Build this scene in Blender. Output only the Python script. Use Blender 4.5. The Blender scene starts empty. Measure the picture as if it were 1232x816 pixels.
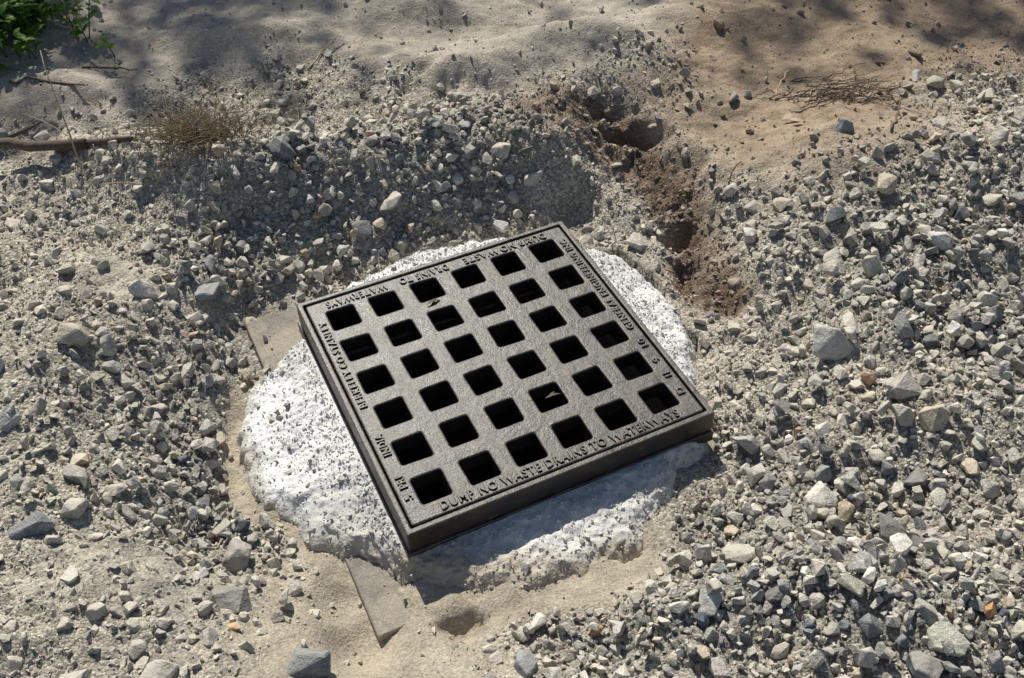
import bpy, bmesh, math, random
import numpy as np
from mathutils import Vector, Matrix, Quaternion
rng = np.random.default_rng(7)
random.seed(7)
scene = bpy.context.scene
COL = scene.collection

# ------------------------------------------------------------------ noise
def vnoise(x, y, seed=0):
    x = np.asarray(x, float); y = np.asarray(y, float)
    xi = np.floor(x).astype(np.int64); yi = np.floor(y).astype(np.int64)
    fx = x - xi; fy = y - yi
    fx = fx*fx*fx*(fx*(fx*6-15)+10); fy = fy*fy*fy*(fy*(fy*6-15)+10)
    def h(a, b):
        n = (a*374761393 + b*668265263 + seed*974634777) & 0xffffffff
        n = ((n ^ (n >> 13))*1274126177) & 0xffffffff
        n = n ^ (n >> 16)
        return n/4294967295.0
    a = h(xi, yi)*(1-fx)+h(xi+1, yi)*fx
    b = h(xi, yi+1)*(1-fx)+h(xi+1, yi+1)*fx
    return (a*(1-fy)+b*fy)*2-1
def fbm(x, y, seed=0, o=3):
    s = 0; a = 1; t = 0
    for i in range(o):
        c, d = math.cos(i*1.1+seed), math.sin(i*1.1+seed)
        s = s+a*vnoise((x*c-y*d)*2**i+i*17.3, (x*d+y*c)*2**i-i*9.1, seed+i*31)
        t += a; a *= .5
    return s/t
def ss(a, b, x):
    t = np.clip((x-a)/(b-a), 0, 1); return t*t*(3-2*t)
def blob(x, y, cx, cy, sx, sy, p=1.0):
    return np.exp(-(((x-cx)/sx)**2+((y-cy)/sy)**2)**p)

# ------------------------------------------------------------------ layout
CX, CY = -0.031, 1.286
ANG = math.radians(25.8)
E1 = (math.cos(ANG), math.sin(ANG)); E2 = (-math.sin(ANG), math.cos(ANG))   # local x, local y (y = away)
def to_local(x, y):
    dx, dy = x-CX, y-CY
    return dx*E1[0]+dy*E1[1], dx*E2[0]+dy*E2[1]
RT = sorted([(-180,.47),(-165,.475),(-149,.485),(-138,.455),(-129,.445),(-116,.445),(-100,.450),(-81,.465),(-61,.45),(-45,.42),(-33,.405),(-20,.425),(4,.395),
      (25,.425),(47,.46),(60,.455),(71,.44),(82,.44),(100,.425),(115,.43),(130,.43),(145,.43),(158,.418),(166,.415),(172,.44),(180,.47)])
RA = np.array([a for a, _ in RT], float); RR = np.array([r for _, r in RT])
def Rcol(th):
    d = np.degrees(th)
    r = np.interp(d, RA, RR)
    return r+.014*fbm(np.cos(th)*5, np.sin(th)*5, 5, 2)+.007*fbm(np.cos(th)*15, np.sin(th)*15, 6, 2)
GP = [(.20,2.06),(.245,1.98),(.33,1.86),(.385,1.72),(.40,1.58),(.41,1.50)]
def gully_d(x, y):
    best = np.full(np.shape(x), 9.0)
    xw = x+.05*fbm(x*9, y*9, 61, 3); yw = y+.045*fbm(x*9, y*9, 62, 3)
    for (ax, ay), (bx, by) in zip(GP[:-1], GP[1:]):
        vx, vy = bx-ax, by-ay
        t = np.clip(((xw-ax)*vx+(yw-ay)*vy)/(vx*vx+vy*vy), 0, 1)
        best = np.minimum(best, np.hypot(xw-ax-t*vx, yw-ay-t*vy))
    return best

def masks(x, y):
    dx, dy = x-CX, y-CY
    d = np.hypot(dx, dy); th = np.arctan2(dy, dx); deg = np.degrees(th)
    R = Rcol(th)
    n1 = fbm(x*5, y*5, 3, 3); n2 = fbm(x*13, y*13, 8, 2)
    wob = .06*n1+.03*n2
    sf = blob(x+wob, y, -.235, .74, .21, .22, 2)
    a = np.where(deg < 0, deg+360, deg)
    chan = ss(170, 185, a)*(1-ss(232, 250, a))*ss(R-.03, R-.01, d)*(1-ss(R+.03, R+.055, d+wob*.5))
    lip = ss(228, 240, a)*(1-ss(300, 318, a))*ss(R-.08, R-.04, d)*(1-ss(R+.03, R+.08, d+wob*.8))
    sand_front = np.clip(sf+chan+lip, 0, 1)
    lim = np.interp(x, [-3,-1.2,-.95,-.75,-.45,-.25,-.05,.12,.3,.45,3], [1.92,1.95,2.0,2.18,2.20,2.08,2.04,2.04,2.12,2.2,2.35])
    sand_rear = ss(lim-.03, lim+.12, y+wob*1.8)
    dirt = np.clip(blob(x+wob, y+wob, .66, 2.06, .36, .33, 2)+ss(.3, .6, x)*ss(2.1, 2.3, y+wob), 0, 1)
    g = gully_d(x, y)
    gm = (1-ss(.02, .095, g))
    brown = np.clip(gm+.9*blob(x+wob, y+wob, .12, 1.98, .17, .10, 2), 0, 1)
    ring = ss(76, 92, a)*(1-ss(232, 246, a))*ss(R+.0, R+.03, d)*(1-ss(.62, .84, d+wob*1.3))
    right = ss(.34, .46, x+wob)*(1-ss(1.82, 2.02, y+wob))
    farright = ss(1.0, 1.15, x+wob)*ss(1.7, 1.8, y)*(1-ss(2.2, 2.45, y))*.5
    front = ss(-.02, .14, x+wob-.2*(y-.8))*(1-ss(.86, .97, y-.35*(x-.1)+wob))*ss(R+.0, R+.03, d)
    patch = ss(-.35, .15, fbm(x*3.1, y*3.1, 41, 3))
    lo2 = np.maximum(np.maximum(right, front), farright)
    fine = np.clip(blob(x+wob, y+wob, .86, .93, .2, .06)+blob(x+wob, y+wob, .50, 1.37, .07, .14)+blob(x, y+wob, .35, .66, .25, .05)+blob(x+wob, y+wob, 1.0, 1.50, .15, .07), 0, 1)
    lo2 = lo2*(.34+.66*patch)*(1-.7*fine)
    left = ss(-.45, -.6, x)*.2*ss(-.1, .35, fbm(x*4.2, y*4.2, 43, 3))*(1-ss(1.75, 1.9, y))
    loose = np.clip(np.maximum(np.maximum(ring*(.5+.5*patch), lo2), left), 0, 1)
    soft = np.clip(np.maximum(np.maximum(sand_front, sand_rear*(1-farright)), np.maximum(dirt*(1-farright), brown*.6)), 0, 1)
    # drifts of bare fines inside the left foreground
    drift = ss(.12, .4, fbm(x*4+3, y*6, 47, 3))*ss(-.35, -.5, x)*(1-ss(1.5, 1.7, y))
    soft = np.clip(np.maximum(soft, drift*.6), 0, 1)
    loose = loose*(1-soft)
    return dict(d=d, th=th, a=a, R=R, sf=sand_front, sr=sand_rear, dirt=dirt, brown=brown, g=g, loose=loose, soft=soft, n1=n1, n2=n2)

def height(x, y, m=None):
    if m is None: m = masks(x, y)
    d, R, a = m['d'], m['R'], m['a']
    z = -.100+.098*ss(R-.01, R+.36, d)
    z = z+.008*fbm(np.cos(m['th'])*7, np.sin(m['th'])*7, 87, 2)*(1-ss(R+.03, R+.1, d))
    rightside = (1-ss(60, 90, a))+ss(238, 262, a)
    z = z+.018*rightside*(1-ss(R+.02, R+.3, d))
    z = z-.012*blob(x, y, -.24, .66, .2, .2, 1)
    ch = ss(165, 180, a)*(1-ss(218, 236, a))
    z = z-.010*ch*np.exp(-((d-R-.02)/.025)**2)
    yc = 1.88+.05*np.sin(x*5+1)-.05*ss(-.5, -1.1, x)
    z = z+.100*np.exp(-((y-yc)/.125)**2)*ss(-1.25, -.8, x)*(1-ss(.04, .2, x))
    z = z+.04*ss(1.95, 2.3, y)
    z = z+.095*ss(.36, .75, x)*np.exp(-((y-1.80)/.26)**2)
    z = z+.05*blob(x, y, .85, 1.2, .3, .15)+.055*blob(x, y, .42, .80, .20, .09)+.04*blob(x, y, .75, .72, .2, .1)
    z = z-.03*blob(x, y, .55, 1.42, .1, .2)-.04*blob(x, y, .62, .93, .12, .07)
    z = z+.045*blob(x, y, -.85, 1.25, .22, .3)+.03*blob(x, y, -.75, .75, .25, .15)-.02*blob(x, y, -.52, 1.05, .06, .3)
    for (cx, cy, sx, sy, h, p) in [(.15,2.26,.21,.095,.095,1),(-.12,2.17,.17,.085,.065,1),(.42,2.42,.2,.09,.04,1),(-.65,2.35,.22,.10,.06,1.1),(-1.05,2.12,.2,.08,.055,1.1),(-.4,2.50,.3,.09,.07,1.1),(-1.3,2.3,.15,.1,.04,1)]:
        z = z+h*blob(x+.03*m['n2'], y+.05*m['n1']+.015*m['n2'], cx, cy, sx, sy, p)
    g = m['g']
    z = z-.045*(1-ss(.0, .09, g))*(.45+.55*ss(-.3, .3, fbm(x*7, y*7, 77, 2)))
    z = z+.012*np.exp(-((g-.11)/.04)**2)
    wx = x+.05*m['n2']+.02*fbm(x*30, y*30, 35, 2); wy = y+.05*m['n1']+.015*fbm(x*30, y*30, 36, 2)
    z = z-.065*blob(wx, wy, .27, 2.00, .055, .035, 1.3)-.060*blob(wx, wy, .385, 1.69, .05, .04, 1.3)
    z = z+m['brown']*(.016*fbm(x*22, y*22, 33, 3)+.012*np.abs(vnoise(x*45, y*45, 34)))
    hx_ = x+.02*fbm(x*28, y*28, 37, 2); hy_ = y+.016*fbm(x*28, y*28, 38, 2)
    z = z-.032*blob(hx_, hy_, -.080, .785, .036, .020, 1.3)
    rough = 1-.8*np.clip(np.maximum(m['sf'], m['sr']*.9), 0, 1)-.35*m['dirt']
    rough = np.clip(rough, .15, 1)
    near = 1-ss(5, 12, np.hypot(x, y))
    z = z+ss(R-.05, R+.15, d)*(.032*fbm(x*3.1, y*3.1, 21, 2))
    z = z+rough*near*((.018+.010*m['loose'])*fbm(x*9, y*9, 22, 3)+.009*fbm(x*30, y*30, 23, 3)+.004*fbm(x*85, y*85, 24, 2))*ss(R-.02, R+.06, d)
    z = z+m['soft']*(.005*fbm(x*22, y*30, 25, 4)+.007*fbm(x*11, y*11, 26, 3)+.0015*fbm(x*90, y*90, 27, 2))
    z = z+.3*ss(5, 25, np.hypot(x, y))*fbm(x*.15, y*.15, 29, 2)
    lx, ly = to_local(x, y)
    nn = .006*m['n2']
    for ox, oy, sg, k, zz in [(-.37, .37, .085, 1.0, -.116), (-.41, .27, .055, 1.0, -.118), (-.415, -.30, .042, 1.0, -.114), (-.412, -.385, .05, 1.0, -.118), (.37, .37, .055, .75, -.112)]:
        w = k*np.exp(-(((lx-ox+nn)/sg)**2+((ly-oy+nn)/sg)**2)**1.5)
        z = z*(1-w)+w*(zz+nn)
    fm = ss(225, 245, a)*(1-ss(325, 345, a))
    inner = .004+.03*np.clip(fbm(x*14, y*14, 88, 2), -.1, 1)+fm*(.022+.05*m['n1']+.03*m['n2'])
    z = np.where((d < R-np.maximum(inner, .004)), np.minimum(z, -.13), z)
    return z

# ------------------------------------------------------------------ mesh helper
def raw_mesh(name, V, F, smooth=False, attrs=None, mat=None):
    me = bpy.data.meshes.new(name)
    V = np.asarray(V, np.float32); F = np.asarray(F, np.int32); k = F.shape[1]
    me.vertices.add(len(V)); me.vertices.foreach_set("co", V.ravel())
    me.loops.add(F.size); me.loops.foreach_set("vertex_index", F.ravel())
    me.polygons.add(len(F)); me.polygons.foreach_set("loop_start", np.arange(0, F.size, k, dtype=np.int32))
    me.polygons.foreach_set("use_smooth", np.full(len(F), smooth, dtype=bool))
    me.update(calc_edges=True)
    for an, (tp, arr) in (attrs or {}).items():
        at = me.attributes.new(an, tp, 'POINT')
        if tp == 'FLOAT_COLOR': at.data.foreach_set("color", np.asarray(arr, np.float32).ravel())
        else: at.data.foreach_set("value", np.asarray(arr, np.float32).ravel())
    ob = bpy.data.objects.new(name, me); COL.objects.link(ob)
    if mat: me.materials.append(mat)
    return ob

# ------------------------------------------------------------------ materials
def newmat(name):
    m = bpy.data.materials.new(name); m.use_nodes = True
    nt = m.node_tree; b = nt.nodes['Principled BSDF']
    return m, nt, b
def noise(nt, vec, scale, detail=4, rough=.6):
    n = nt.nodes.new('ShaderNodeTexNoise'); n.inputs['Scale'].default_value = scale
    n.inputs['Detail'].default_value = detail; n.inputs['Roughness'].default_value = rough
    nt.links.new(vec, n.inputs['Vector']); return n
def ramp(nt, fac, stops):
    r = nt.nodes.new('ShaderNodeValToRGB'); e = r.color_ramp.elements
    while len(e) < len(stops): e.new(.5)
    for el, (p, c) in zip(e, stops):
        el.position = p; el.color = (c, c, c, 1) if isinstance(c, (int, float)) else (*c, 1)
    nt.links.new(fac, r.inputs[0]); return r
def mix(nt, fac, a, b, mode='MIX'):
    m = nt.nodes.new('ShaderNodeMix'); m.data_type = 'RGBA'; m.blend_type = mode
    for s, v in ((m.inputs[0], fac), (m.inputs[6], a), (m.inputs[7], b)):
        if hasattr(v, 'links'): nt.links.new(v, s)
        elif isinstance(v, (int, float)): s.default_value = v if s.type == 'VALUE' else (v, v, v, 1)
        else: s.default_value = (*v, 1)
    return m.outputs[2]
def bump(nt, h, strength, dist, normal=None):
    b = nt.nodes.new('ShaderNodeBump'); b.inputs['Strength'].default_value = strength; b.inputs['Distance'].default_value = dist
    nt.links.new(h, b.inputs['Height'])
    if normal: nt.links.new(normal, b.inputs['Normal'])
    return b.outputs[0]
def attr(nt, name):
    a = nt.nodes.new('ShaderNodeAttribute'); a.attribute_name = name; return a
def coords(nt):
    return nt.nodes.new('ShaderNodeTexCoord').outputs['Object']
def mul(nt, a, k):
    n = nt.nodes.new('ShaderNodeMath'); n.operation = 'MULTIPLY'; nt.links.new(a, n.inputs[0])
    if hasattr(k, 'links'): nt.links.new(k, n.inputs[1])
    else: n.inputs[1].default_value = k
    return n.outputs[0]

def mat_ground():
    m, nt, b = newmat("sandy_ground"); c = coords(nt)
    a = attr(nt, "gcol"); gr = attr(nt, "gritty")
    n1 = noise(nt, c, 14, 5, .65); n2 = noise(nt, c, 210, 3, .8)
    col = mix(nt, 1.0, a.outputs['Color'], ramp(nt, n1.outputs[0], [(.25, .74), (.75, 1.25)]).outputs[0], 'MULTIPLY')
    col = mix(nt, 1.0, col, ramp(nt, n2.outputs[0], [(.3, .66), (.7, 1.34)]).outputs[0], 'MULTIPLY')
    v = nt.nodes.new('ShaderNodeTexVoronoi'); v.inputs['Scale'].default_value = 200; nt.links.new(c, v.inputs['Vector'])
    sp = nt.nodes.new('ShaderNodeSeparateColor'); nt.links.new(v.outputs['Color'], sp.inputs[0])
    sc = ramp(nt, sp.outputs[0], [(0, .55), (.6, 1.0), (1, 1.5)]).outputs[0]
    grc = mix(nt, 1.0, col, sc, 'MULTIPLY')
    col = mix(nt, gr.outputs['Fac'], col, grc)
    nt.links.new(col, b.inputs['Base Color']); b.inputs['Roughness'].default_value = .95; b.inputs['Specular IOR Level'].default_value = .15
    inv = mul(nt, mul(nt, v.outputs['Distance'], gr.outputs['Fac']), -1.0)
    nb = bump(nt, inv, .8, .004)
    nb = bump(nt, n2.outputs[0], .8, .005, nb)
    nb = bump(nt, n1.outputs[0], .4, .012, nb)
    nt.links.new(nb, b.inputs['Normal'])
    return m
def mat_stone():
    m, nt, b = newmat("crushed_stone"); c = coords(nt)
    a = attr(nt, "scol"); du = attr(nt, "dust")
    n1 = noise(nt, c, 75, 4, .7); n2 = noise(nt, c, 520, 1, .8)
    col = mix(nt, 1.0, a.outputs['Color'], ramp(nt, n1.outputs[0], [(.3, .7), (.7, 1.3)]).outputs[0], 'MULTIPLY')
    col = mix(nt, 1.0, col, ramp(nt, n2.outputs[0], [(.32, .62), (.5, 1.0), (.68, 1.5)]).outputs[0], 'MULTIPLY')
    g = nt.nodes.new('ShaderNodeNewGeometry'); s = nt.nodes.new('ShaderNodeSeparateXYZ'); nt.links.new(g.outputs['Normal'], s.inputs[0])
    ad = nt.nodes.new('ShaderNodeMath'); ad.operation = 'MULTIPLY_ADD'; nt.links.new(n1.outputs[0], ad.inputs[0]); ad.inputs[1].default_value = 2.0
    nt.links.new(s.outputs[2], ad.inputs[2])
    mr = nt.nodes.new('ShaderNodeMapRange'); nt.links.new(ad.outputs[0], mr.inputs[0]); mr.inputs[1].default_value = .8; mr.inputs[2].default_value = 1.8
    col = mix(nt, mul(nt, mr.outputs[0], du.outputs['Fac']), col, (.62, .565, .47))
    nt.links.new(col, b.inputs['Base Color']); b.inputs['Roughness'].default_value = .78; b.inputs['Specular IOR Level'].default_value = .32
    nb = bump(nt, n1.outputs[0], .8, .006)
    nt.links.new(nb, b.inputs['Normal'])
    return m
def mat_collar():
    m, nt, b = newmat("grout_concrete"); c = coords(nt)
    a = attr(nt, "ccol")
    n1 = noise(nt, c, 11, 5, .7); n2 = noise(nt, c, 260, 3, .8)
    v = nt.nodes.new('ShaderNodeTexVoronoi'); v.inputs['Scale'].default_value = 210; v.inputs['Randomness'].default_value = 1; nt.links.new(c, v.inputs['Vector'])
    col = mix(nt, 1.0, a.outputs['Color'], ramp(nt, n1.outputs[0], [(.3, .84), (.6, 1.06)]).outputs[0], 'MULTIPLY')
    col = mix(nt, 1.0, col, ramp(nt, n2.outputs[0], [(.3, .88), (.6, 1.07)]).outputs[0], 'MULTIPLY')
    nt.links.new(col, b.inputs['Base Color']); b.inputs['Roughness'].default_value = .92; b.inputs['Specular IOR Level'].default_value = .2
    nb = bump(nt, mul(nt, v.outputs['Distance'], -1.0), .5, .002); nb = bump(nt, n2.outputs[0], .4, .002, nb)
    nt.links.new(nb, b.inputs['Normal'])
    return m
def mat_iron():
    m, nt, b = newmat("cast_iron"); c = coords(nt)
    n1 = noise(nt, c, 7, 5, .65); n2 = noise(nt, c, 330, 3, .8); n3 = noise(nt, c, 38, 5, .7)
    g = nt.nodes.new('ShaderNodeNewGeometry'); s = nt.nodes.new('ShaderNodeSeparateXYZ'); nt.links.new(g.outputs['True Normal'], s.inputs[0])
    col = ramp(nt, n1.outputs[0], [(.3, (.008, .008, .009)), (.7, (.026, .025, .023))]).outputs[0]
    ad = nt.nodes.new('ShaderNodeMath'); ad.operation = 'MULTIPLY_ADD'; nt.links.new(s.outputs[2], ad.inputs[0]); ad.inputs[1].default_value = -.10
    nt.links.new(n3.outputs[0], ad.inputs[2])
    rust = ramp(nt, ad.outputs[0], [(.44, 0), (.60, .5)]).outputs[0]
    col = mix(nt, rust, col, (.06, .036, .024))
    hot = ramp(nt, n3.outputs[0], [(.64, 0), (.69, .8)]).outputs[0]
    col = mix(nt, hot, col, (.26, .12, .05))
    n4 = noise(nt, c, 13, 5, .75)
    up = ramp(nt, s.outputs[2], [(.1, .12), (.45, .9), (.92, 1.0)]).outputs[0]
    dm = mul(nt, ramp(nt, n2.outputs[0], [(.36, .05), (.68, .75)]).outputs[0], ramp(nt, n4.outputs[0], [(.36, .10), (.60, 1)]).outputs[0])
    col = mix(nt, mul(nt, dm, up), col, (.26, .23, .19))
    # worn bevelled arrises
    arr = ramp(nt, s.outputs[2], [(.35, 0), (.55, 1), (.9, 1), (.97, 0)]).outputs[0]
    col = mix(nt, mul(nt, arr, ramp(nt, n3.outputs[0], [(.35, .1), (.6, .75)]).outputs[0]), col, (.17, .125, .085))
    nt.links.new(col, b.inputs['Base Color'])
    nt.links.new(ramp(nt, n4.outputs[0], [(.3, .27), (.7, .48)]).outputs[0], b.inputs['Roughness'])
    b.inputs['Specular IOR Level'].default_value = .5
    nb = bump(nt, n2.outputs[0], .55, .0011); nb = bump(nt, n3.outputs[0], .5, .004, nb)
    nt.links.new(nb, b.inputs['Normal'])
    return m
def mat_simple(name, c1, c2, scale=40, rough=.85, bstr=.4, bd=.002):
    m, nt, b = newmat(name); c = coords(nt)
    n = noise(nt, c, scale, 5, .7)
    nt.links.new(ramp(nt, n.outputs[0], [(.3, c1), (.7, c2)]).outputs[0], b.inputs['Base Color'])
    b.inputs['Roughness'].default_value = rough; b.inputs['Specular IOR Level'].default_value = .25
    nt.links.new(bump(nt, n.outputs[0], bstr, bd), b.inputs['Normal'])
    return m
M_ground, M_stone, M_collar, M_iron = mat_ground(), mat_stone(), mat_collar(), mat_iron()
def mat_slab():
    m, nt, b = newmat("weathered_slab"); c = coords(nt)
    n = noise(nt, c, 45, 5, .7); n2 = noise(nt, c, 9, 5, .75); n3 = noise(nt, c, 260, 3, .8)
    col = ramp(nt, n.outputs[0], [(.3, (.14, .13, .12)), (.7, (.28, .26, .23))]).outputs[0]
    col = mix(nt, ramp(nt, n2.outputs[0], [(.40, .15), (.58, .9)]).outputs[0], col, (.41, .36, .285))
    col = mix(nt, 1.0, col, ramp(nt, n3.outputs[0], [(.3, .7), (.7, 1.25)]).outputs[0], 'MULTIPLY')
    nt.links.new(col, b.inputs['Base Color']); b.inputs['Roughness'].default_value = .92
    nb = bump(nt, n3.outputs[0], .6, .003); nb = bump(nt, n.outputs[0], .4, .004, nb); nt.links.new(nb, b.inputs['Normal'])
    return m
M_slab = mat_slab()
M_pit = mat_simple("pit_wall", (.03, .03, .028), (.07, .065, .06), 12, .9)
M_wood = mat_simple("dead_wood", (.08, .058, .045), (.18, .14, .11), 90, .9, .6, .002)
M_bark = mat_simple("bark", (.07, .05, .035), (.17, .13, .10), 25, .9, .8, .01)
M_straw = mat_simple("dry_straw", (.38, .29, .16), (.6, .5, .31), 60, .8)
M_darkstraw = mat_simple("withered_grass", (.10, .075, .05), (.36, .28, .18), 60, .85)
def mat_leaf(name, c1, c2):
    m = mat_simple(name, c1, c2, 25, .55); b = m.node_tree.nodes['Principled BSDF']
    nt = m.node_tree; out = nt.nodes['Material Output']
    tr = nt.nodes.new('ShaderNodeBsdfTranslucent'); mx = nt.nodes.new('ShaderNodeMixShader'); mx.inputs[0].default_value = .3
    tr.inputs[0].default_value = (c2[0]*1.3, c2[1]*1.6, c2[2], 1)
    nt.links.new(b.outputs[0], mx.inputs[1]); nt.links.new(tr.outputs[0], mx.inputs[2]); nt.links.new(mx.outputs[0], out.inputs['Surface'])
    return m
M_leaf = mat_leaf("weed_leaf", (.05, .12, .015), (.14, .25, .035))
M_tleaf = mat_simple("tree_leaf", (.03, .07, .015), (.07, .12, .03), 25, .6)
M_dead = mat_simple("dead_leaf", (.35, .26, .16), (.5, .42, .3), 60, .8)

# ------------------------------------------------------------------ ground
def axis(lo, hi, step, far0, far1):
    core = list(np.arange(lo, hi, step)); s = step; a = core[0]; b = core[-1]; L = []; Rr = []
    while a > far0: s *= 1.13; a -= s; L.append(a)
    s = step
    while b < far1: s *= 1.13; b += s; Rr.append(b)
    return np.array(L[::-1]+core+Rr)
xs = axis(-1.75, 1.75, .0058, -70, 70); ys = axis(.42, 2.85, .0058, -60, 80)
X, Y = np.meshgrid(xs, ys)
Mk = masks(X, Y); Z = height(X, Y, Mk)
lx, ly = to_local(X, Y)
Z = np.where(np.maximum(abs(lx), abs(ly)) < .32, -1.3, Z)
def lerp(a, b, t): return a*(1-t[..., None])+np.array(b)*t[..., None]
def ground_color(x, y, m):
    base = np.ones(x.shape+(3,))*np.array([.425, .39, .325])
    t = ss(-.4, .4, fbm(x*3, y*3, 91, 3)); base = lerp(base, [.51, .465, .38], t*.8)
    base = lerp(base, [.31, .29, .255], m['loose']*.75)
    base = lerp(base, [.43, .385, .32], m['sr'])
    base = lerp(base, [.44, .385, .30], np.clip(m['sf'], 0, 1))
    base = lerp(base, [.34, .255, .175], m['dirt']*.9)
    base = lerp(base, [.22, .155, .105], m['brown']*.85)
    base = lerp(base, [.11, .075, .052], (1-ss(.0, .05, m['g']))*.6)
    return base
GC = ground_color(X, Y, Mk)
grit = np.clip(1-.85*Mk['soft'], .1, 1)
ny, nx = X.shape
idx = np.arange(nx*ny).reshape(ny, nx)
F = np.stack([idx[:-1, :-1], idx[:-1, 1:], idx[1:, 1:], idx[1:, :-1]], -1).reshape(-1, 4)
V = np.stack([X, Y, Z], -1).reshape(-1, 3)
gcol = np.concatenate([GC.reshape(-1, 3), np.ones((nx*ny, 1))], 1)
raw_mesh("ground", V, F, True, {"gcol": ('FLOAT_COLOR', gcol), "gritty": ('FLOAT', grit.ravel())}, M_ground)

# ------------------------------------------------------------------ stone prototypes
def proto(npts, seed, bev):
    r = random.Random(seed); bm = bmesh.new()
    sc = (1, r.uniform(.62, .95), r.uniform(.38, .75))
    for i in range(npts):
        v = Vector((r.gauss(0, 1), r.gauss(0, 1), r.gauss(0, 1))).normalized()*r.uniform(.82, 1.0)
        m = max(abs(v.x), abs(v.y), abs(v.z)); v = v*(1+.35*(1/m-1)) if m > 0 else v
        bm.verts.new((v.x*sc[0], v.y*sc[1], v.z*sc[2]))
    bmesh.ops.convex_hull(bm, input=bm.verts[:])
    bmesh.ops.delete(bm, geom=[v for v in bm.verts if not v.link_faces], context='VERTS')
    bmesh.ops.dissolve_limit(bm, angle_limit=math.radians(14), verts=bm.verts[:], edges=bm.edges[:])
    if bev: bmesh.ops.bevel(bm, geom=bm.edges[:], offset=.055, segments=1, profile=.5, affect='EDGES', clamp_overlap=True)
    bmesh.ops.triangulate(bm, faces=bm.faces[:]); bmesh.ops.recalc_face_normals(bm, faces=bm.faces[:])
    bm.verts.index_update()
    v = np.array([x.co[:] for x in bm.verts]); f = np.array([[q.index for q in x.verts] for x in bm.faces])
    bm.free()
    v -= v.mean(0); v /= np.abs(v).max()
    return v, f
PB = [proto(random.Random(i).randint(11, 17), i, True) for i in range(40)]
PM = [proto(random.Random(i).randint(10, 14), 100+i, False) for i in range(40)]
PS = [proto(random.Random(i).randint(8, 11), 200+i, False) for i in range(24)]
PG = [proto(7, 400+i, False) for i in range(12)]
def rotm(n, flat=0):
    q = rng.normal(size=(n, 4))
    if flat:
        a = rng.uniform(0, 2*np.pi, n); q = np.stack([np.cos(a/2), rng.normal(0, flat, n), rng.normal(0, flat, n), np.sin(a/2)], 1)
    q /= np.linalg.norm(q, axis=1)[:, None]; w, x, y, z = q.T
    return np.stack([1-2*(y*y+z*z), 2*(x*y-z*w), 2*(x*z+y*w), 2*(x*y+z*w), 1-2*(x*x+z*z), 2*(y*z-x*w), 2*(x*z-y*w), 2*(y*z+x*w), 1-2*(x*x+y*y)], 1).reshape(-1, 3, 3)
def instance(P, pos, rad, col, dust, flat=0):
    n = len(pos); which = rng.integers(0, len(P), n); Rm = rotm(n, flat)
    VV, FF, CC, DD = [], [], [], []; off = 0
    for k, (v, f) in enumerate(P):
        s = np.where(which == k)[0]
        if not len(s): continue
        w = np.einsum('nij,vj->nvi', Rm[s], v)*rad[s][:, None, None]+pos[s][:, None, :]
        VV.append(w.reshape(-1, 3)); nv = len(v)
        FF.append((f[None]+(np.arange(len(s))*nv)[:, None, None]+off).reshape(-1, 3)); off += nv*len(s)
        CC.append(np.repeat(col[s], nv, 0)); DD.append(np.repeat(dust[s], nv))
    return [np.concatenate(a) for a in (VV, FF, CC, DD)]
def stone_colors(x, y, m):
    n = len(x)
    pal = np.array([[.32, .32, .30], [.42, .40, .36], [.20, .215, .225], [.085, .10, .12], [.51, .49, .43], [.37, .37, .30], [.46, .38, .27], [.44, .24, .12], [.68, .65, .58]])
    pr = np.array([.18, .20, .13, .12, .16, .08, .075, .014, .055]); pr /= pr.sum()
    c = pal[rng.choice(len(pal), n, p=pr)]*rng.uniform(.80, 1.22, (n, 1))
    g = ground_color(x, y, m)
    mixf = np.clip(.38-.32*m['loose']+rng.normal(0, .12, n), 0, .8)
    c = c*(1-mixf[:, None])+g*mixf[:, None]
    du = np.clip(.66-.34*m['loose']+rng.normal(0, .24, n), 0, 1)
    bf = np.clip(m['brown']+m['dirt'], 0, 1)
    c = c*(1-.4*bf[:, None])+np.array([.27, .20, .14])*.4*bf[:, None]
    du = du*(1-bf)
    return np.concatenate([c, np.ones((n, 1))], 1), du
def in_view(x, y, mg):
    return (np.abs(x) < .42+.46*y+mg) & (y > .45) & (y < 3.1)
cells = {}
def clear(x, y, r, k):
    cs = .03; ci, cj = int(x//cs), int(y//cs)
    for i in range(ci-2, ci+3):
        for j in range(cj-2, cj+3):
            for (a, b, c) in cells.get((i, j), ()):
                if (a-x)**2+(b-y)**2 < (k*(c+r))**2: return False
    cells.setdefault((ci, cj), []).append((x, y, r)); return True
parts = []
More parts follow.
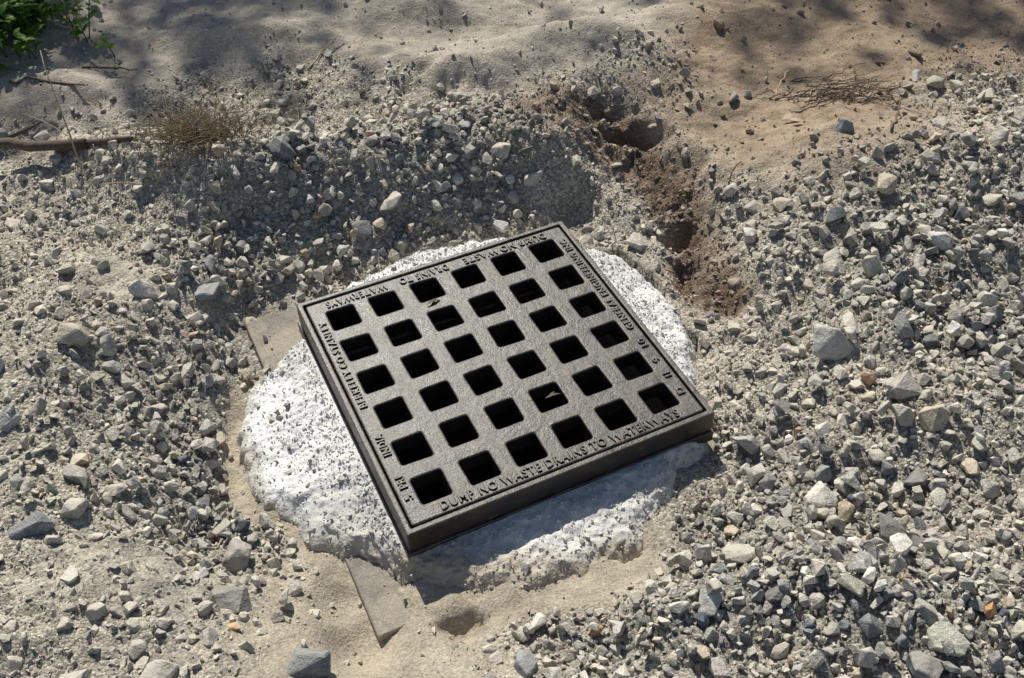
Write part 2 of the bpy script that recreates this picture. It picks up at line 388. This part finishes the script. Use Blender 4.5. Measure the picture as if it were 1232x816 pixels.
HS = [(.60,1.30,.046,(.52,.51,.47)), (-.30,.69,.034,(.15,.175,.20)), (-.62,1.49,.034,(.22,.24,.26)), (-.50,1.80,.034,(.12,.14,.17)), (.73,1.12,.028,(.46,.39,.28)),
      (-.76,.90,.036,(.16,.19,.23)), (-.025,1.74,.022,(.55,.54,.51)), (-.72,1.45,.030,(.50,.49,.46)), (.61,.90,.034,(.07,.08,.09)), (-.42,.745,.015,(.5,.3,.17)),
      (.50,1.63,.026,(.48,.47,.44)), (.66,1.62,.024,(.42,.42,.40)), (.40,.78,.026,(.09,.10,.11)), (.86,1.55,.030,(.50,.49,.46)), (.30,.78,.024,(.46,.46,.44)),
      (-.50,.86,.022,(.45,.44,.42)), (-.86,1.10,.026,(.40,.40,.38)), (.98,2.17,.022,(.5,.49,.46)), (.53,2.10,.024,(.22,.22,.22)), (.57,2.12,.016,(.26,.26,.25)),
      (.72,1.86,.028,(.2,.23,.26)), (.80,.66,.024,(.24,.26,.28)), (.02,.70,.026,(.22,.24,.26)), (-.03,.66,.02,(.2,.22,.24)), (-.62,1.56,.025,(.14,.16,.18)),
      (-.15,.665,.022,(.13,.15,.17)), (.52,.72,.028,(.14,.16,.18)), (.68,1.02,.026,(.12,.13,.15)), (-.33,1.70,.024,(.15,.17,.19)), (.9,1.35,.028,(.13,.15,.17))]
hx = np.array([h[0] for h in HS]); hy = np.array([h[1] for h in HS]); hr = np.array([h[2] for h in HS])
for a_, b_, c_ in zip(hx, hy, hr): clear(a_, b_, c_, .7)
hc = np.array([(*h[3], 1) for h in HS])
parts.append(instance(PB, np.stack([hx, hy, height(hx, hy)+hr*.25], 1), hr, hc, np.full(len(HS), .3), .35))
def scatter(P, ncand, rlo, rhi, densf, k=None, lift=.2, lv=.25, flat=0, bias=2.0, mg=.45):
    x = rng.uniform(-2.3, 2.3, ncand); y = rng.uniform(.45, 3.1, ncand)
    ok = in_view(x, y, mg); x, y = x[ok], y[ok]
    m = masks(x, y)
    D = densf(x, y, m)
    D = D*(m['d'] > m['R']+.006)
    lx, ly = to_local(x, y)
    corner = (np.hypot(lx+.35, ly-.34) < .085) | ((np.abs(lx+.385) < .03) & (np.abs(ly+.33) < .08)) | ((np.abs(lx+.36) < .04) & (np.abs(ly-.25) < .08))
    D = D*np.where(corner, .05, 1)
    keep = rng.random(len(x)) < D; x, y = x[keep], y[keep]
    r = rlo+(rhi-rlo)*rng.random(len(x))**bias
    if k is not None:
        kk = np.array([clear(a, b, c, k) for a, b, c in zip(x, y, r)], bool); x, y, r = x[kk], y[kk], r[kk]
    m = masks(x, y); z = height(x, y, m)+r*(lift+rng.uniform(-lv, lv, len(x)))+r*.35*m['loose']
    c, d = stone_colors(x, y, m)
    lx, ly = to_local(x, y); onslab = np.maximum(abs(lx), abs(ly)) < .387
    z = np.where(onslab, np.maximum(z, -.095+r*.4), z)
    parts.append(instance(P, np.stack([x, y, z], 1), r, c, d, flat))
    return len(x)
def dens(lo, em, sof, cs=7):
    def f(x, y, m):
        cl = .15+1.2*ss(-.25, .45, fbm(x*cs, y*cs, 55+int(cs), 3))
        D = (em*cl*(1-m['loose'])+lo*m['loose'])
        D = D*(1-m['soft'])+sof*m['soft']*(.4+m['brown']*6)
        return np.clip(D, 0, 1)
    return f
c1 = scatter(PB, 7000, .017, .035, dens(.28, .045, .004), k=.70, lift=.15, flat=.25, bias=2.0)
c2 = scatter(PB, 40000, .0100, .018, dens(.9, .14, .008), k=.68, lift=.2, bias=1.6)
c3 = scatter(PM, 100000, .0058, .0105, dens(.75, .32, .03, 9), k=.60, lift=.15, bias=1.4, mg=.35)
c4 = scatter(PB, 9000, .009, .019, dens(.65, .01, 0), k=None, lift=1.2, lv=.3, bias=1.7)
c5 = scatter(PS, 150000, .0030, .0062, dens(.7, .62, .08, 12), lift=.1, bias=1.4, mg=.25)
c6 = scatter(PG, 220000, .0013, .0031, dens(.35, .75, .16), lift=.2, bias=1, mg=.12)
print("STONES", c1, c2, c3, c4, c5, c6)
off = 0; VV = []; FF = []; CC = []; DD = []
for v, f, c, d in parts:
    VV.append(v); FF.append(f+off); CC.append(c); DD.append(d); off += len(v)
raw_mesh("gravel", np.concatenate(VV), np.concatenate(FF), False, {"scol": ('FLOAT_COLOR', np.concatenate(CC)), "dust": ('FLOAT', np.concatenate(DD))}, M_stone)

# ------------------------------------------------------------------ drain assembly
def empty(name, loc=(0, 0, 0), rot=0):
    e = bpy.data.objects.new(name, None); COL.objects.link(e); e.location = loc; e.rotation_euler = (0, 0, rot); e.empty_display_size = .1
    return e
grate = empty("storm_drain_grate", (CX, CY, 0), ANG)
def bm_obj(name, bm, mat, par=None):
    me = bpy.data.meshes.new(name); bm.to_mesh(me); bm.free(); me.materials.append(mat)
    ob = bpy.data.objects.new(name, me); COL.objects.link(ob)
    if par: ob.parent = par
    return ob
def plate():
    P = .088; hw = .0276; cs = [-.2785]
    for i in range(6):
        c = -.22+i*P; cs += [c-hw, c+hw]
    cs.append(.2785)
    bm = bmesh.new(); n = len(cs)
    r = random.Random(3)
    g = [[bm.verts.new((cs[i]+(r.uniform(-.0013, .0013) if 0 < i < n-1 else 0), cs[j]+(r.uniform(-.0013, .0013) if 0 < j < n-1 else 0), -.001)) for i in range(n)] for j in range(n)]
    for j in range(n-1):
        for i in range(n-1):
            if i % 2 == 1 and j % 2 == 1: continue
            bm.faces.new((g[j][i], g[j][i+1], g[j+1][i+1], g[j+1][i]))
    ex = bmesh.ops.extrude_face_region(bm, geom=bm.faces[:])
    dn = [v for v in ex['geom'] if isinstance(v, bmesh.types.BMVert)]
    for v in dn: v.co.z -= .034
    bmesh.ops.recalc_face_normals(bm, faces=bm.faces[:])
    vert = [e for e in bm.edges if abs(e.verts[0].co.z-e.verts[1].co.z) > .02]
    bmesh.ops.bevel(bm, geom=vert, offset=.005, segments=3, profile=.5, affect='EDGES')
    top = [e for e in bm.edges if all(v.co.z > -.01 for v in e.verts) and len(e.link_faces) == 2 and any(abs(f.normal.z) < .5 for f in e.link_faces) and any(abs(f.normal.z) > .5 for f in e.link_faces)]
    bmesh.ops.bevel(bm, geom=top, offset=.0032, segments=3, profile=.5, affect='EDGES')
    for f in bm.faces: f.smooth = False
    return bm_obj("grate_plate", bm, M_iron, grate)
plate()
def square_ring(name, a, b, z0, z1, mat, par, bev=.002):
    bm = bmesh.new()
    def sq(h, z): return [bm.verts.new((x*h, y*h, z)) for x, y in ((-1, -1), (1, -1), (1, 1), (-1, 1))]
    o1, i1, o0, i0 = sq(b, z1), sq(a, z1), sq(b, z0), sq(a, z0)
    for k in range(4):
        l = (k+1) % 4
        bm.faces.new((o1[k], o1[l], i1[l], i1[k])); bm.faces.new((o0[l], o0[k], i0[k], i0[l]))
        bm.faces.new((o0[k], o0[l], o1[l], o1[k])); bm.faces.new((i0[l], i0[k], i1[k], i1[l]))
    bmesh.ops.recalc_face_normals(bm, faces=bm.faces[:])
    if bev: bmesh.ops.bevel(bm, geom=bm.edges[:], offset=bev, segments=3, profile=.5, affect='EDGES')
    return bm_obj(name, bm, mat, par)
square_ring("frame_rim", .2818, .2925, -.050, 0.0, M_iron, grate, .0025)
square_ring("frame_seat", .262, .2822, -.046, -.0362, M_iron, grate, .001)
square_ring("frame_flange", .262, .2965, -.078, -.0505, M_iron, grate, .002)
def text(s, w, h, cx, cy, rot, name):
    cu = bpy.data.curves.new(name, 'FONT'); cu.body = s; cu.size = 1; cu.extrude = .06; cu.offset = .012; cu.bevel_depth = .012; cu.align_x = 'CENTER'; cu.align_y = 'CENTER'
    cu.space_character = 1.15; cu.resolution_u = 3
    o = bpy.data.objects.new(name+"_tmp", cu); COL.objects.link(o)
    bpy.context.view_layer.update()
    dg = bpy.context.evaluated_depsgraph_get(); me = bpy.data.meshes.new_from_object(o.evaluated_get(dg))
    bpy.data.objects.remove(o)
    co = np.array([v.co[:] for v in me.vertices]); mn, mx = co.min(0), co.max(0)
    co = (co-(mn+mx)/2); co[:, 0] *= w/(mx[0]-mn[0]); co[:, 1] *= h/(mx[1]-mn[1]); co[:, 2] *= .0056/(mx[2]-mn[2])
    c, sn = math.cos(rot), math.sin(rot)
    x = co[:, 0]*c-co[:, 1]*sn+cx; y = co[:, 0]*sn+co[:, 1]*c+cy
    out = np.stack([x, y, co[:, 2]-.0006], 1)
    me.vertices.foreach_set("co", out.astype(np.float32).ravel()); me.update()
    me.materials.clear(); me.materials.append(M_iron); me.name = name
    ob = bpy.data.objects.new(name, me); COL.objects.link(ob); ob.parent = grate
TB = .2632; th = .0175
text("DUMP NO WASTE DRAINS TO WATERWAYS", .455, th, .005, -TB, 0, "lettering_front")
text("DUMP NO WASTE", .185, th, .145, TB, math.pi, "lettering_back_a")
text("DRAINS TO", .105, th, -.035, TB, math.pi, "lettering_back_b")
text("WATERWAYS", .125, th, -.178, TB, math.pi, "lettering_back_c")
text("GENERAL ENGINEERING INC", .285, .015, TB, .092, math.pi/2, "lettering_right_a")
text("D   II   9   10", .15, .015, TB, -.155, math.pi/2, "lettering_right_b")
text("BERKELEY CO STANLEY", .235, .015, -TB, .105, math.pi/2, "lettering_left_a")
text("INDIA", .05, .015, -TB, -.105, math.pi/2, "lettering_left_b")
text("PRF", .03, .015, -TB, -.19, math.pi/2, "lettering_left_c")
text("5", .01, .015, -TB, -.225, math.pi/2, "lettering_left_d")

basin = empty("catch_basin", (CX, CY, 0), ANG)
square_ring("slab_top", .262, .387, -.16, -.095, M_slab, basin, .004)
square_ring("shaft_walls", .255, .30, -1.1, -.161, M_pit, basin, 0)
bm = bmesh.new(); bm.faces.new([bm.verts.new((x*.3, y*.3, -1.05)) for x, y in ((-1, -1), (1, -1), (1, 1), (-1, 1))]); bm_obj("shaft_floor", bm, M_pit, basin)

# concrete collar
nth, nr = 1100, 76
TH = np.linspace(-np.pi, np.pi, nth, endpoint=False)
ph = TH-ANG
rin = .270/np.maximum(abs(np.cos(ph)), abs(np.sin(ph)))
RO = np.maximum(Rcol(TH)+.003*vnoise(np.cos(TH)*30, np.sin(TH)*30, 4), rin+.035)
rows = []; cc = []
for k in range(nr):
    t = min(k/(nr-7), 1.0)
    r = rin+(RO-rin)*t
    skirt = max(0, k-(nr-7))
    rr_ = r+.0032*skirt
    x = CX+np.cos(TH)*rr_; y = CY+np.sin(TH)*rr_
    jit = ss(.3, 1, np.full(nth, t))
    x = x+jit*.004*vnoise(x*60, y*60+k*.4, 78); y = y+jit*.004*vnoise(x*60+9, y*60+k*.4, 79)
    span = (r-rin); rem = RO-r
    deg = np.degrees(TH); a = np.where(deg < 0, deg+360, deg)
    fr = ss(236, 256, a)*(1-ss(335, 350, a))
    ew = .034+.016*fr
    edge = 1-np.clip(rem/ew, 0, 1)
    z = -.0535-.17*np.clip(span-.02, 0, .3)
    z = np.maximum(z, -.082); z = z*(1-edge**1.6)+np.minimum(z, -.102)*edge**1.6
    fade = ss(.015, .05, r-rin)
    z = z+fade*(.008*fbm(x*12, y*12, 71, 3)+.0055*fbm(x*45, y*45, 72, 3)+.0018*vnoise(x*140, y*140, 73))
    z = z-.010*skirt
    rows.append(np.stack([x, y, z], 1))
    nn = fbm(x*8, y*8, 74, 3)
    c = np.ones((nth, 3))*np.array([.80, .795, .775])
    c = lerp(c, [.55, .545, .53], ss(.05, .45, nn+.3*fbm(x*30, y*30, 75, 2))*.6)
    c = lerp(c, [.54, .52, .48], fr*.5)
    lf = blob(x, y, -.27, .98, .09, .06)
    c = lerp(c, [.36, .35, .33], lf*.7)
    sand = ss(222, 246, a)*(1-ss(312, 330, a))*(1-ss(.02, .085, rem+.06*nn))
    c = lerp(c, [.44, .385, .30], sand*.92)
    c = lerp(c, [.45, .41, .34], (1-ss(0, .026, rem+.02*nn))*.7)
    cc.append(c)
V = np.concatenate(rows); cc = np.concatenate(cc)
I = np.arange(nth*nr).reshape(nr, nth); J = np.roll(I, -1, 1)
F = np.stack([I[:-1], I[1:], J[1:], J[:-1]], -1).reshape(-1, 4)
collar = raw_mesh("concrete_collar", V, F, True, {"ccol": ('FLOAT_COLOR', np.concatenate([cc, np.ones((len(cc), 1))], 1))}, M_collar)
n = 30000
kk = rng.integers(2*nth, nth*(nr-4), n)
base = V[kk]
w = .35+.65*ss(-.1, .3, fbm(base[:, 0]*9, base[:, 1]*9, 81, 2))
keep = rng.random(n) < w; base = base[keep]; ccs = cc[kk][keep]
lx, ly = to_local(base[:, 0], base[:, 1]); kq = np.maximum(abs(lx), abs(ly)) > .301; base = base[kq]; ccs = ccs[kq]
r = .0010+.0036*rng.random(len(base))**3
pos = base+np.stack([rng.normal(0, .002, len(base)), rng.normal(0, .002, len(base)), r*.25], 1)
cg = np.concatenate([np.clip(ccs*rng.uniform(.88, 1.12, (len(base), 1)), 0, .85), np.ones((len(base), 1))], 1)
v, f, c, d = instance(PG, pos, r, cg, np.zeros(len(base)))
ag = raw_mesh("grout_crumbs", v, f, False, {"ccol": ('FLOAT_COLOR', c)}, M_collar); ag.parent = collar
sp = []
L0 = [(-.13, -.392, .014), (-.345, -.10, .006), (.345, .2, .008), (.36, .05, .007), (-.36, .2, .006), (.1, -.36, .006), (.22, -.34, .008), (.33, -.18, .007), (.02, .335, .008), (-.38, -.03, .005), (-.25, -.37, .007), (.3, -.33, .009)]
r2 = random.Random(44)
for i in range(70):
    aa = math.radians(r2.choice([r2.uniform(-70, 70), r2.uniform(90, 240)])-25.8); rr_ = r2.uniform(.38, .45)
    L0.append((math.cos(aa)*rr_, math.sin(aa)*rr_, r2.uniform(.003, .009)))
for (lxx, lyy, rr) in L0:
    if max(abs(lxx), abs(lyy)) < .305+rr: continue
    x = CX+lxx*E1[0]+lyy*E2[0]; y = CY+lxx*E1[1]+lyy*E2[1]
    dd = np.hypot(V[:, 0]-x, V[:, 1]-y)
    if dd.min() > .01: continue
    sp.append((x, y, V[np.argmin(dd), 2]+rr*.4, rr))
sp = np.array(sp); m = masks(sp[:, 0], sp[:, 1]); c, d = stone_colors(sp[:, 0], sp[:, 1], m)
v, f, c, d = instance(PB, sp[:, :3], sp[:, 3], c, d)
o = raw_mesh("stray_stones", v, f, False, {"scol": ('FLOAT_COLOR', c), "dust": ('FLOAT', d)}, M_stone); o.parent = collar

# ------------------------------------------------------------------ sticks and plants
def tube(bm, pts, radii, sides=6):
    pts = [Vector(p) for p in pts]; prev = None; ref = Vector((.3, .2, .9))
    for i, p in enumerate(pts):
        t = (pts[min(i+1, len(pts)-1)]-pts[max(i-1, 0)]).normalized()
        u = t.cross(ref); u = u.normalized() if u.length > 1e-3 else t.orthogonal().normalized(); w = t.cross(u)
        ring = [bm.verts.new(p+(u*math.cos(2*math.pi*k/sides)+w*math.sin(2*math.pi*k/sides))*radii[i]) for k in range(sides)]
        if prev:
            for k in range(sides): bm.faces.new((prev[k], prev[(k+1) % sides], ring[(k+1) % sides], ring[k])).smooth = True
        else: bm.faces.new(ring[::-1])
        prev = ring
    bm.faces.new(prev)
def hz(x, y): return float(height(np.array([x]), np.array([y]))[0])
def stick(bm, x0, y0, x1, y1, r0, r1, n=10, wob=.012, lift=.0, end=0.0, seed=1):
    rr = random.Random(seed); pts = []; rad = []
    for i in range(n+1):
        t = i/n; x = x0+(x1-x0)*t; y = y0+(y1-y0)*t
        pts.append((x+rr.uniform(-wob, wob), y+rr.uniform(-wob, wob))); rad.append(r0+(r1-r0)*t)
    za = max(hz(*pts[0]), -.1)+r0*.7; zb = hz(*pts[-1])+r1+end
    out = []
    for i, p in enumerate(pts):
        t = i/n; z = za*(1-t)+zb*t; zz = hz(p[0], p[1])+rad[i]*.5
        out.append((p[0], p[1], max(z, zz)+lift))
    tube(bm, out, rad)
bm = bmesh.new()
stick(bm, -1.75, 1.94, -.93, 1.83, .015, .011, 14, .010, seed=3)
stick(bm, -1.25, 1.88, -1.08, 1.98, .006, .003, 5, .006, end=.03, seed=4)
stick(bm, -1.0, 1.845, -.82, 1.83, .012, .005, 5, .006, seed=5)
bm_obj("fallen_branch", bm, M_wood)
def sticks(name, L, mat, sd=0):
    bm = bmesh.new()
    for i, (a, b, c, d, r, e) in enumerate(L): stick(bm, a, b, c, d, r, r*.45, 7, .006, end=e, seed=sd+i)
    return bm_obj(name, bm, mat)
L = []
rr = random.Random(12)
for i in range(80):
    a = rr.gauss(.12, .6); l = rr.uniform(.03, .15); x = .78+rr.gauss(0, .07); y = 2.10+rr.gauss(0, .035)
    L.append((x-math.cos(a)*l/2, y-math.sin(a)*l/2, x+math.cos(a)*l/2, y+math.sin(a)*l/2, rr.uniform(.0007, .0018), rr.uniform(0, .03)))
sticks("brushwood", L, M_wood, 50)
sticks("twig", [(.82, 1.86, .90, 2.02, .0035, .03)], M_wood, 70)
sticks("twig", [(.46, 1.76, .50, 1.83, .003, .02)], M_wood, 71)
sticks("twig", [(.62, 2.10, .67, 2.18, .0026, .04)], M_straw, 72)
sticks("twig", [(.215, 1.64, .225, 1.70, .002, .03)], M_wood, 73)
sticks("twig", [(-1.2, 2.12, -1.0, 2.09, .004, .01), (-1.05, 2.2, -.9, 2.17, .003, .01)], M_wood, 74)
sticks("twig", [(1.03, 1.95, 1.2, 2.2, .003, .03)], M_wood, 75)
sticks("twig", [(-.5, 2.2, -.43, 2.32, .0025, .02)], M_straw, 76)

def blade(bm, base, ang, length, lean, w, curl, seed):
    r = random.Random(seed); p = Vector(base); pts = []; n = 7
    el = math.radians(lean)
    for i in range(n+1):
        pts.append(p.copy()); el2 = el-curl*i/n; a = ang+r.uniform(-.1, .1)
        p = p+Vector((math.cos(a)*math.cos(el2), math.sin(a)*math.cos(el2), math.sin(el2)))*(length/n)
    tube(bm, pts, [w*(1-.7*i/n) for i in range(n+1)], 4)
bm = bmesh.new(); rr = random.Random(5)
for i in range(260):
    x = -.67+rr.gauss(0, .05); y = 1.84+rr.gauss(0, .03)
    blade(bm, (x, y, hz(x, y)-.002), rr.choice([rr.gauss(math.pi*1.2, .35), rr.gauss(0.7, .5), rr.gauss(math.pi*.6, .6)]), rr.uniform(.06, .15), rr.uniform(20, 75), rr.uniform(.0009, .0018), rr.uniform(.5, 1.7), i)
bm_obj("withered_grass_tuft", bm, M_darkstraw)
def straw(name, L, mat=M_straw):
    bm = bmesh.new()
    for i, (x, y, a, l, le, w) in enumerate(L): blade(bm, (x, y, hz(x, y)-.003), math.radians(a), l, le, w, .5, i+900)
    return bm_obj(name, bm, mat)
straw("dry_stalk", [(-.93, 1.79, 115, .26, 62, .0028)])
straw("dry_stalk", [(-.76, 1.74, 40, .10, 50, .002), (-.79, 1.74, 200, .09, 25, .0018), (-.74, 1.76, 95, .12, 70, .0016)])
straw("dry_stalk", [(-.90, 1.82, 20, .09, 10, .002), (-1.0, 1.92, 160, .12, 30, .0015)])
straw("dry_stalk", [(-.53, 2.05, 60, .12, 35, .0018), (-.50, 2.02, 100, .08, 35, .0016)])
def leafmesh(bm, p, ang, el, l, w, seed):
    r = random.Random(seed); p = Vector(p); n = 4; prev = None
    roll = r.uniform(-.5, .5); prof = [.12, .8, 1.0, .6, .05]
    for i in range(n+1):
        e = el-.9*i/n; d = Vector((math.cos(ang)*math.cos(e), math.sin(ang)*math.cos(e), math.sin(e)))
        s = Vector((-math.sin(ang), math.cos(ang), roll)).normalized()*w*prof[i]
        nrm = d.cross(s).normalized()*(.18*w)
        cur = [bm.verts.new(p-s+nrm*prof[i]), bm.verts.new(p), bm.verts.new(p+s+nrm*prof[i])]
        if prev:
            bm.faces.new((prev[0], prev[1], cur[1], cur[0])); bm.faces.new((prev[1], prev[2], cur[2], cur[1]))
        prev = cur; p = p+d*(l/n)
bm = bmesh.new(); bs = bmesh.new(); rr = random.Random(9)
for i in range(230):
    x = -1.31+rr.gauss(0, .09); y = 2.36+rr.gauss(0, .10); z0 = hz(x, y); h = rr.uniform(.04, .13)
    a = rr.uniform(0, 6.28); tip = (x+math.cos(a)*h*.5, y+math.sin(a)*h*.5, z0+h)
    tube(bs, [(x, y, z0-.01), ((x+tip[0])/2, (y+tip[1])/2, z0+h*.6), tip], [.002, .0015, .001], 4)
    for k in range(rr.randint(6, 10)):
        t = rr.uniform(.3, 1.0); q = (x+(tip[0]-x)*t, y+(tip[1]-y)*t, z0+h*t)
        leafmesh(bm, q, rr.uniform(0, 6.28), rr.uniform(.1, .9), rr.uniform(.02, .045), rr.uniform(.006, .012), rr.randint(0, 99999))
weed = empty("weed_plant")
bm_obj("leaves", bm, M_leaf, weed); bm_obj("stems", bs, M_leaf, weed)
def dleaf(name, x, y, a, l, mat):
    bm = bmesh.new(); leafmesh(bm, (x, y, hz(x, y)+.012), a, .25, l, l*.28, 4); return bm_obj(name, bm, mat)
dleaf("dead_leaf", .62, 1.98, .3, .05, M_dead)
dleaf("dead_leaf", .66, 1.94, 2.8, .04, M_dead)
def on_grate(px, py, a, l):
    bm = bmesh.new(); leafmesh(bm, (px, py, .003), a, .12, l, .0030, 7); leafmesh(bm, (px+.006, py-.002, .003), a+.5, .1, l*.7, .0025, 8)
    o = bm_obj("leaf_litter", bm, M_wood); o.parent = grate
on_grate(-.065, .178, .15, .04); on_grate(.035, -.135, .1, .035)

# ------------------------------------------------------------------ sun direction / shade tree behind the view
AZ, EL = math.radians(-20), math.radians(47)
S = Vector((math.sin(AZ)*math.cos(EL), math.cos(AZ)*math.cos(EL), math.sin(EL)))
tree = empty("shade_tree")
tb = bmesh.new(); lb = bmesh.new(); rr = random.Random(21)
base = Vector((-2.6, 9.2, 0)); fork = Vector((-2.3, 8.8, 3.4))
tube(tb, [base+Vector((0, 0, -.3)), base, base+Vector((.1, -.1, 1.6)), fork], [.28, .22, .18, .15], 10)
clumps = []; tries = 0
while len(clumps) < 190 and tries < 9000:
    tries += 1
    gx, gy = rr.uniform(-2.3, 2.2), rr.uniform(1.9, 3.8)
    lim = np.interp(gx, [-3, -1.3, -.95, -.7, -.45, -.2, .0, .4, .7, 1.3, 2.6], [2.0, 2.06, 2.12, 2.34, 2.42, 2.62, 2.78, 2.70, 2.45, 2.36, 2.3])
    if gy < lim or rr.random() > .85: continue
    h = rr.uniform(4.2, 5.8); k = h/S.z
    clumps.append(Vector((gx, gy, 0))+S*k)
limbs = []
for i in range(16):
    c = clumps[i*9 % len(clumps)]; mid = fork.lerp(c, .5)+Vector((rr.uniform(-.2, .2), rr.uniform(-.2, .2), .25))
    pts = [fork, fork.lerp(mid, .5)+Vector((0, 0, .08)), mid, mid.lerp(c, .5)+Vector((0, 0, .06)), c]
    tube(tb, pts, [.07, .05, .035, .02, .008], 6); limbs += pts[1:]
for c in clumps:
    q = min(limbs, key=lambda p: (p-c).length)
    if (q-c).length > .05: tube(tb, [q, q.lerp(c, .5)+Vector((0, 0, .03)), c], [.012, .008, .004], 4)
    for k in range(40):
        p = c+Vector((rr.gauss(0, .12), rr.gauss(0, .12), rr.gauss(0, .12)))
        leafmesh(lb, p, rr.uniform(0, 6.28), rr.uniform(-.6, .5), rr.uniform(.06, .10), rr.uniform(.016, .028), rr.randint(0, 99999))
bm_obj("trunk_and_limbs", tb, M_bark, tree); bm_obj("foliage", lb, M_tleaf, tree)

# ------------------------------------------------------------------ light
w = bpy.data.worlds.new("World"); scene.world = w; w.use_nodes = True
nt = w.node_tree; bg = nt.nodes['Background']
sky = nt.nodes.new('ShaderNodeTexSky'); sky.sky_type = 'NISHITA'; sky.sun_disc = False; sky.sun_elevation = EL; sky.sun_rotation = AZ % (2*math.pi)
nt.links.new(sky.outputs[0], bg.inputs[0]); bg.inputs[1].default_value = .068
sl = bpy.data.lights.new("sun", 'SUN'); sl.energy = 5.0; sl.angle = math.radians(.5); sl.color = (1, .96, .86)
so = bpy.data.objects.new("sun", sl); COL.objects.link(so); so.rotation_euler = S.to_track_quat('Z', 'Y').to_euler(); so.location = (-2, 5, 6)
scene.view_settings.view_transform = 'Standard'; scene.view_settings.look = 'None'; scene.view_settings.exposure = 0

# ------------------------------------------------------------------ camera
cam = bpy.data.cameras.new("camera"); cam.lens = 35.95; cam.sensor_width = 36; cam.clip_start = .05; cam.clip_end = 500
co = bpy.data.objects.new("camera", cam); COL.objects.link(co); co.location = (0, 0, 1.40)
co.rotation_euler = (math.radians(90-46.5), 0, 0); scene.camera = co
